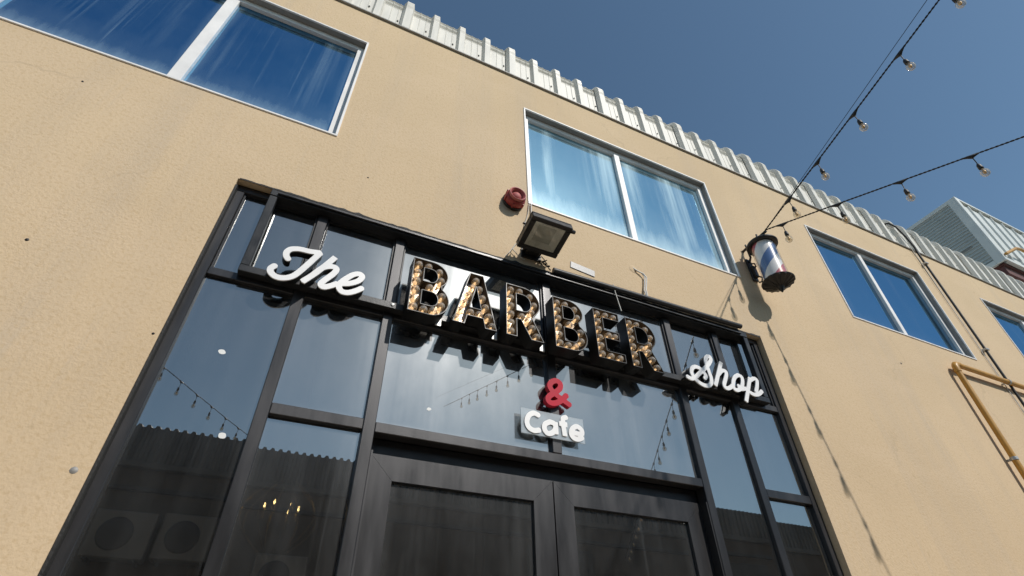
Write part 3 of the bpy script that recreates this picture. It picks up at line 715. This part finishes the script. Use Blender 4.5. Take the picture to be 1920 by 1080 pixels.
# barber pole
PX, PY = 3.53, -.20
BP = thing('barber_pole', 'wall mounted barber pole lantern with red, white and blue stripes', 'barber pole', (PX, 0, 4.5))
part('wall_plate', MB().box(PX-.032, PX+.032, -.022, -.001, 4.44, 4.70, .006).box(PX-.022, PX+.022, -.05, -.022, 4.47, 4.60, .006), 'iron', BP)
part('arm', MB().tube([(PX, -.022, 4.66), (PX, -.05, 4.70), (PX, -.05, 4.815)], .010, 8).tube([(PX, .0, 4.815), (PX, -.29, 4.825)], .013, 10).tube([(PX, -.05, 4.80), (PX, -.05, 4.86)], .009, 8).tube([(PX, -.19, 4.80), (PX, -.19, 4.87)], .009, 8), 'iron', BP)
sc_ = [(PX, -.028-.05*math.sin(t_*.9)*(1-t_/9), 4.62-.013*t_+.02*math.cos(t_*1.3)) for t_ in range(9)]
part('scroll', MB().tube(sc_, .007, 6).tube([(PX, -.05, 4.47), (PX+.01, -.075, 4.44), (PX+.005, -.06, 4.40), (PX, -.035, 4.41)], .008, 6), 'iron', BP)
part('top_cap', MB().lathe([(0, .085), (.016, .082), (.02, .06), (.06, .045), (.13, .012), (.137, 0), (.134, -.014), (.105, -.016), (.0, -.012)], (PX, PY, 4.725), n=32), 'iron', BP)
me = MB().lathe([(.094, -.205), (.094, .205)], (0, 0, 0), n=40).mesh('striped_cylinder', 'stripes')
o = part('striped_cylinder', me, None, BP, loc=(PX, PY, 4.502))
mt, tn, on = mat_new('clear lantern sleeve')
a_ = N(tn, 'ShaderNodeBsdfTransparent'); val(a_, 0, (.98, .97, .95, 1)); b_ = N(tn, 'ShaderNodeBsdfGlossy'); val(b_, 'Roughness', .05); c_ = N(tn, 'ShaderNodeMixShader')
lw_ = N(tn, 'ShaderNodeLayerWeight'); val(lw_, 'Blend', .5); L(tn, mth(tn, 'ADD', mth(tn, 'MULTIPLY', mth(tn, 'POWER', lw_.outputs['Facing'], 4.0), .6), .05), c_.inputs[0])
L(tn, a_.outputs[0], c_.inputs[1]); L(tn, b_.outputs[0], c_.inputs[2]); L(tn, c_.outputs[0], on.inputs[0])
part('glass_sleeve', MB().lathe([(.104, -.208), (.104, .208)], (PX, PY, 4.502), n=40), mt, BP)
bc = MB(); nn = 48; vs = []
for (r, h) in ((.104, .012), (.128, .010), (.136, .0), (.130, -.008), (.040, -.052), (.030, -.060), (.024, -.075), (.012, -.10), (.004, -.112)):
    for j in range(nn):
        rr = r*(1+(.025 if (j % 3 == 0 and .035 < r < .134) else 0)); a = 2*math.pi*j/nn
        hh = h-(.006 if (j % 3 == 0 and .035 < r < .134) else 0)
        vs.append((PX+rr*math.cos(a), PY+rr*math.sin(a), 4.288+hh))
bc.add(vs, [[i*nn+j, i*nn+(j+1) % nn, (i+1)*nn+(j+1) % nn, (i+1)*nn+j] for i in range(8) for j in range(nn)])
part('bottom_cap', bc, 'iron', BP)

# conduit over the roof edge and down the wall
cd = thing('conduit', 'thin black conduit pipe running down the wall from the roof edge', 'pipe', (7.09, 0, 3))
part('pipe', MB().tube([(6.90, .06, 6.70), (6.93, -.005, 6.68), (6.98, -.035, 6.60), (7.04, -.045, 6.42), (7.08, -.045, 6.24), (7.09, -.035, 6.12), (7.09, -.035, 5.0), (7.07, -.035, 0.0)], .014, 8), 'cable', cd)
part('side_cable', MB().tube([(6.88, .05, 6.66), (6.93, -.02, 6.55), (7.0, -.03, 6.3), (7.03, -.025, 6.12), (7.035, -.012, 5.0), (7.015, -.01, 0.0)], .004, 6), 'cable_grey', cd)
for z in (5.95, 4.62, 3.3, 1.9): part('pipe_clip', MB().box(7.055, 7.115, -.062, -.001, z-.012, z+.012, .003), 'zinc', cd)

# yellow gas pipe
YP = thing('gas_pipe', 'yellow painted gas pipe with an elbow running along and down the wall', 'pipe', (6.05, 0, 4.17))
part('pipe', MB().tube([(6.05, -.062, 0.0), (6.05, -.062, 4.10), (6.056, -.062, 4.14), (6.075, -.062, 4.165), (6.11, -.062, 4.172), (13.0, -.062, 4.172)], .026, 12), 'yellow', YP)
part('elbow', MB().tube([(6.05, -.062, 4.075), (6.05, -.062, 4.105), (6.057, -.062, 4.142), (6.075, -.062, 4.165), (6.11, -.062, 4.172), (6.145, -.062, 4.172)], .031, 12), 'yellow', YP)
for x, z, hz in ((6.05, 3.18, 0), (6.05, 1.4, 0), (7.0, 4.172, 1), (9.5, 4.172, 1)):
    c_m = MB()
    if hz: c_m.tube([(x-.014, -.062, z), (x+.014, -.062, z)], .031, 12).box(x-.010, x+.010, -.036, -.001, z-.006, z+.006, .002)
    else: c_m.tube([(x, -.062, z-.014), (x, -.062, z+.014)], .031, 12).box(x-.006, x+.006, -.036, -.001, z-.010, z+.010, .002)
    part('pipe_clamp', c_m, 'zinc', YP)

# ================================================================== STRING LIGHTS
fest_bulb = MB().lathe([(.010, 0), (.012, -.010), (.020, -.022), (.0285, -.038), (.030, -.052), (.026, -.068), (.016, -.079), (.0, -.083)], (0, 0, 0), n=16).mesh('bulb', 'sbulb')
fest_holder = MB().lathe([(.0, .050), (.008, .049), (.014, .036), (.0165, .01), (.0165, -.004), (.012, -.006)], (0, 0, 0), n=12).mesh('lamp_holder', 'cable')
fest_fil = MB().lathe([(.003, -.008), (.005, -.02), (.011, -.034), (.011, -.050), (.004, -.060)], (0, 0, 0), n=8).mesh('filament', 'dullfil')
fest_knot = None
def festoon(label, P0, P1, sag, ts, wire=None, drop=.075):
    P0, P1 = Vector(P0), Vector(P1); Ln = (P1-P0).length; d = (P1-P0).normalized(); sd = d.cross(Vector((0, 0, 1))).normalized(); u = sd.cross(d)
    t = thing('string_light', label, 'string light', P0, 'festoon strings over the alley')
    def at(s): return P0+d*s-Vector((0, 0, 1))*(4*sag*(s/Ln)*(1-s/Ln))
    mb = MB(); n = int(Ln/.012)
    for ph in (0, math.pi):
        mb.tube([at(Ln*i/n)+(sd*math.cos(ph+Ln*i/n*2*math.pi/.06)+u*math.sin(ph+Ln*i/n*2*math.pi/.06))*.0034 for i in range(n+1)], .0042, 5)
    part('cable', mb, 'cable', t)
    if wire: part('support_wire', MB().tube([P0, Vector(wire)], .0022, 4), 'cable', t)
    for s in ts:
        p = at(s); kn = MB().tube([p-d*.05, p-d*.02+Vector((0, 0, -.006)), p+Vector((0, 0, -.014)), p+d*.02+Vector((0, 0, -.006)), p+d*.05], [.006, .012, .017, .012, .006], 8)
        sw = Vector((random.uniform(-.006, .006), random.uniform(-.006, .006), 0))
        q = p+sw+Vector((0, 0, -.02-drop-.05))
        kn.tube([p+Vector((0, 0, -.02)), (p+q)/2+Vector((.003, 0, 0)), q+Vector((0, 0, .045))], .0035, 6)
        hd = part('socket_drop', kn, 'cable', t)
        h = part('lamp_holder', fest_holder, None, hd, loc=q)
        bo = part('bulb', fest_bulb, None, hd, loc=q)
        part('filament', fest_fil, None, hd, loc=q)
E0 = Vector((PX, -.29, 4.838))
festoon('string of clear bulbs rising steeply from the barber pole arm overhead', E0, (3.27, -8.0, 6.93), .0, [.32, .69, 1.12]+[1.6+.44*i for i in range(13)], (3.05, -8.0, 7.1))
festoon('string of clear bulbs running from the barber pole arm towards the right edge', E0, (7.73, -8.0, 4.12), .0, [.14, .58, 1.04]+[1.5+.44*i for i in range(16)])
festoon('string of clear bulbs seen mirrored in the left shop glass', (-5.2, -.05, 5.75), (-.4, -8.0, 5.45), .12, [.25+.42*i for i in range(21)])

# ================================================================== ROOFTOP UNIT at the far end
X0, Y0, Z0, Z1, X1, Y1 = 11.28, .20, 7.82, 9.57, 16.5, 4.2
RU = thing('rooftop_enclosure', 'pale ribbed metal plant enclosure standing above the roof at the far right', 'enclosure', (X0, Y0, Z0))
mb = MB(); nr = 23
ys_ = [Y0+.06, Y1]; pr_ = []
for i in range(nr):
    z = Z0+.10+(Z1-Z0-.18)*i/nr; h = (Z1-Z0-.18)/nr
    pr_ += [(0, z), (0, z+h*.45), (-.028, z+h*.6), (-.028, z+h*.85)]
pr_.append((0, Z0+.10+(Z1-Z0-.18)))
vs = [(X0+.05+dx, y, z) for dx, z in pr_ for y in ys_]
mb.add(vs, [[2*i, 2*i+2, 2*i+3, 2*i+1] for i in range(len(pr_)-1)])
part('ribbed_side', mb, 'clad', RU)
part('joint_strip', MB().box(X0+.012, X0+.03, Y0+.3, Y1, Z0+.56, Z0+.585), 'trim', RU)
mb = MB(); vs = []; xs_ = []
x = X0+.10
while x < X1:
    xs_ += [(x, 0), (x+.33, 0), (x+.345, -.03), (x+.375, -.03), (x+.39, 0)]; x += .39
vs = [(x, Y0+.05+dy, z) for x, dy in xs_ for z in (Z0+.08, Z1-.05)]
mb.add(vs, [[2*i, 2*i+2, 2*i+3, 2*i+1] for i in range(len(xs_)-1)])
part('ribbed_front', mb, 'cladw', RU)
part('corner_trim', MB().box(X0, X0+.12, Y0, Y0+.035, Z0, Z1, .004).box(X0, X0+.035, Y0+.035, Y0+.16, Z0, Z1, .004), 'cladw', RU)
part('edge_trim', MB().box(X0+.121, X1, Y0+.002, Y0+.06, Z1-.055, Z1, .003).box(X0+.002, X0+.06, Y0+.161, Y1, Z1-.08, Z1, .003).box(X0+.121, X1, Y0+.002, Y0+.07, Z0, Z0+.085, .003).box(X0+.002, X0+.07, Y0+.161, Y1, Z0, Z0+.10, .003), 'cladw', RU)
part('lid', MB().box(X0+.07, X1, Y0+.07, Y1, Z1-.02, Z1-.004, 0), 'cladw', RU)
part('underside', MB().box(X0+.08, X1, Y0+.08, Y1, Z0-.03, Z0+.02, 0), 'redsteel', RU)
for y in (Y0+.12, Y0+1.3, Y1-.3): part('beam', MB().box(X0+.1, X1, y, y+.14, Z0-.22, Z0-.031, .004), 'redsteel', RU)
for x in (X0+.5, X0+2.6, X0+4.8): part('beam', MB().box(x, x+.12, Y0+.27, Y1, Z0-.20, Z0-.032, .004), 'redsteel', RU)
for x in (X0+.5, X0+4.8):
    for y in (Y0+.5, Y1-.5): part('leg', MB().box(x, x+.12, y, y+.12, 6.8, Z0-.2), 'redsteel', RU)
part('bent_pipe', MB().tube([(X0+.08, Y0-.03, Z0+.14), (X0+.55, Y0-.10, Z0+.40), (X0+.75, Y0-.10, Z0+.45), (X0+1.6, Y0-.10, Z0+.40), (X0+4, Y0-.1, Z0+.38)], .028, 8), 'yellow', RU)

# ================================================================== OPPOSITE SIDE OF THE ALLEY (seen only as reflections)
OB = thing('opposite_building', 'brown shaded building across the alley mirrored in the lower shop glass', 'building', (3, -8, 0))
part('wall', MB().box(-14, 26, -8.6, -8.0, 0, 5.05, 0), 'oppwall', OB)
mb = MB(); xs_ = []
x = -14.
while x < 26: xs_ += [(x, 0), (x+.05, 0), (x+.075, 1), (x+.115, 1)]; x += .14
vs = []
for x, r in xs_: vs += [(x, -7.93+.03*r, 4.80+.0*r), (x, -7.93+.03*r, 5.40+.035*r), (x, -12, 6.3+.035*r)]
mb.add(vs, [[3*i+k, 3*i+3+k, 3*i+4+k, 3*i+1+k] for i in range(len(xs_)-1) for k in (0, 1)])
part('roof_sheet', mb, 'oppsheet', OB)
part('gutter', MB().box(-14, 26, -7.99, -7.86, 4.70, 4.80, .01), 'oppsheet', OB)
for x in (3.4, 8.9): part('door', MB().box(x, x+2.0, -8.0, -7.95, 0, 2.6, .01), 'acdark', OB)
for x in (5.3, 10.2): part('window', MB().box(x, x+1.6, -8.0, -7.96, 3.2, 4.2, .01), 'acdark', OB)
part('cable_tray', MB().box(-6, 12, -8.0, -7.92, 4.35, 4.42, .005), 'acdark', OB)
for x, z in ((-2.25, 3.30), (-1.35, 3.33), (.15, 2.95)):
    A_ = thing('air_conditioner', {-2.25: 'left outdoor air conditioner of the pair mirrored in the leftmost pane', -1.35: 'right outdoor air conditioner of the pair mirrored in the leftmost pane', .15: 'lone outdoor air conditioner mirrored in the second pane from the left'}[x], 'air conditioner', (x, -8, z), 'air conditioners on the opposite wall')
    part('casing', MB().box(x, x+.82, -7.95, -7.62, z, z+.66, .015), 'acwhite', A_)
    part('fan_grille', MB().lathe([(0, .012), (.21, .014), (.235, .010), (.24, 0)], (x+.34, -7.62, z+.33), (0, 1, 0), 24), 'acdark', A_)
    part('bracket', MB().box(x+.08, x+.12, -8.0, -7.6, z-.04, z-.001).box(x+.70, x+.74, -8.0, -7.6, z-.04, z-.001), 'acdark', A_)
